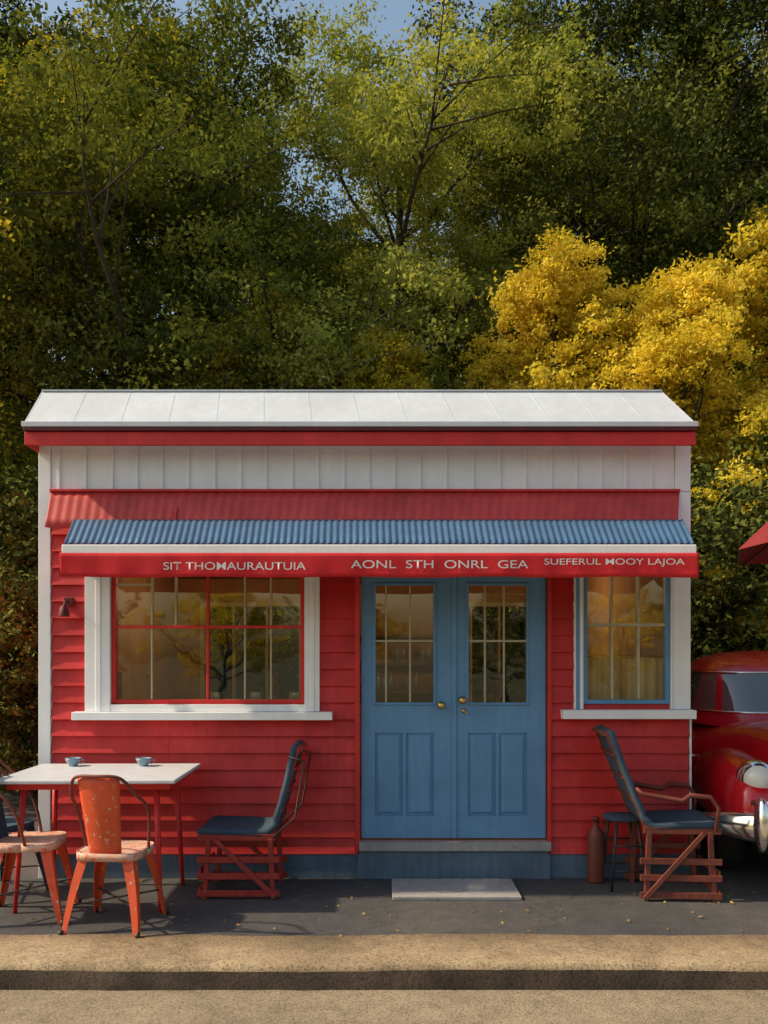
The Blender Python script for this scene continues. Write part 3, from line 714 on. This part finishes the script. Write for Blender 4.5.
def bumper(xc,sg,z):
    pts=[]; 
    for i in range(25):
        t=-1+2*i/24; pts.append((xc-sg*.40*abs(t)**3.2,t*1.02,z))
    mb.tube(pts,[.06+.05*(1-abs(-1+2*i/24)**6) for i in range(25)],12,squash=.45)
    pts2=[(p[0]-sg*.01,p[1]*.97,p[2]+.17) for p in pts[3:-3]]; mb.tube(pts2,.022,8)
    for sy in (-.70,.70): mb.ellipsoid((xc-sg*.08,sy,z+.03),(.08,.055,.19))
bumper(2.42,1,.48); bumper(-2.42,-1,.48)
for i in range(8): 
    z=.56+i*.045; mb.tube([(2.12,-.36,z),(2.235,-.15,z),(2.25,0,z),(2.235,.15,z),(2.12,.36,z)],.011,6)
mb.tube([(1.0,0,1.155),(1.6,0,1.115),(2.05,0,1.03),(2.2,0,.93)],.014,6); mb.ellipsoid((2.14,0,1.03),(.09,.03,.04))
mb.tube([(2.1,-.40,.54),(2.22,0,.50),(2.1,.40,.54)],.02,8); mb.tube([(2.05,-.38,.93),(2.2,0,.96),(2.05,.38,.93)],.018,8)
mb.obj('chrome_trim',M['chrome'],car)
mb=MB()
for sy in (-1,1): mb.ellipsoid((2.085,sy*.66,.79),(.095,.108,.108))
mb.obj('headlights',M['lamp'],car)
mb=MB()
for sy in (-1,1): mb.ellipsoid((-2.22,sy*.68,.75),(.06,.05,.08)); 
mb.obj('tail_lights',M['redtrim'],car)
for i,(x,sy) in enumerate(((1.42,-1),(1.42,1),(-1.45,-1),(-1.45,1))):
    mb=MB(); mb.lathe((x,sy*.74,.34),(0,sy,0),[(.20,-.09),(.30,-.10),(.335,-.07),(.345,0),(.335,.07),(.31,.10),(.21,.10)],32,0)
    mb.lathe((x,sy*.74,.34),(0,sy,0),[(.21,.095),(.19,.07),(.13,.065),(.12,.10),(.07,.125),(0,.13)],32,1); mb.obj('wheel_%d'%(i+1),[M['rubber'],M['chrome']],car)
mb=MB(); mb.box(-1.9,1.9,-.6,.6,.22,.32); mb.obj('chassis',M['rubber'],car)

# ------------------------------------------------------------------ patio umbrella
u_=root('patio_umbrella',(3.83,-1.0,0)); mb=MB(); n=8; a0=math.pi
rings=[(0.02,3.55),(.5,3.25),(1.0,2.88),(1.40,2.50)]
def uf(u,v):
    r,z=rings[int(round(v*3))]; k=u*n; i=int(k)%n; t=k-int(k)
    A=a0+2*math.pi*i/n; Bn=a0+2*math.pi*(i+1)/n
    return (r*(math.cos(A)*(1-t)+math.cos(Bn)*t),r*(math.sin(A)*(1-t)+math.sin(Bn)*t),z+.03*math.sin(math.pi*t)*(r/1.4))
mb.grid(uf,32,3,0,False,True)
mb.obj('canopy',M['darkcloth'],u_,solid=.004)
mb=MB(); mb.tube([(0,0,.05),(0,0,3.6)],.022,12); mb.lathe((0,0,0),(0,0,1),[(0,0),(.26,0),(.26,.05),(.05,.08),(.035,.25),(0,.25)],24)
for i in range(8):
    A=a0+2*math.pi*i/8; mb.tube([(0,0,3.50),(1.38*math.cos(A),1.38*math.sin(A),2.49)],.008,5)
mb.obj('pole_and_ribs',M['darkmetal'],u_)

# ------------------------------------------------------------------ light, sky, camera
el_,az_=R(40),R(-5)
sd=Vector((-math.cos(az_)*math.cos(el_),math.sin(az_)*math.cos(el_),math.sin(el_)))
su=bpy.data.lights.new('sun','SUN'); su.energy=5; su.angle=R(1.5); su.color=(1,.82,.56)
so=bpy.data.objects.new('sun',su); sc.collection.objects.link(so); so.rotation_euler=sd.to_track_quat('Z','Y').to_euler(); so.location=(-20,-5,20)
w=bpy.data.worlds.new('World'); sc.world=w; w.use_nodes=True; nt=w.node_tree
bg=nt.nodes['Background']; sk=nt.nodes.new('ShaderNodeTexSky'); sk.sky_type='NISHITA'; sk.sun_disc=False
sk.sun_elevation=el_; sk.sun_rotation=R(-95); sk.air_density=1.8; sk.dust_density=3.0; sk.ozone_density=1.5
nt.links.new(sk.outputs[0],bg.inputs[0]); bg.inputs[1].default_value=.15
cam=bpy.data.cameras.new('camera'); co=bpy.data.objects.new('camera',cam); sc.collection.objects.link(co)
co.location=(0,-7,1.78); co.rotation_euler=(R(90),0,0); cam.sensor_width=36; cam.lens=875/1024*36; cam.shift_y=(655-512)/1024; cam.clip_end=2000; cam.clip_start=.05
sc.camera=co
sc.view_settings.view_transform='Standard'; sc.view_settings.look='None'; sc.view_settings.exposure=0; sc.view_settings.gamma=1
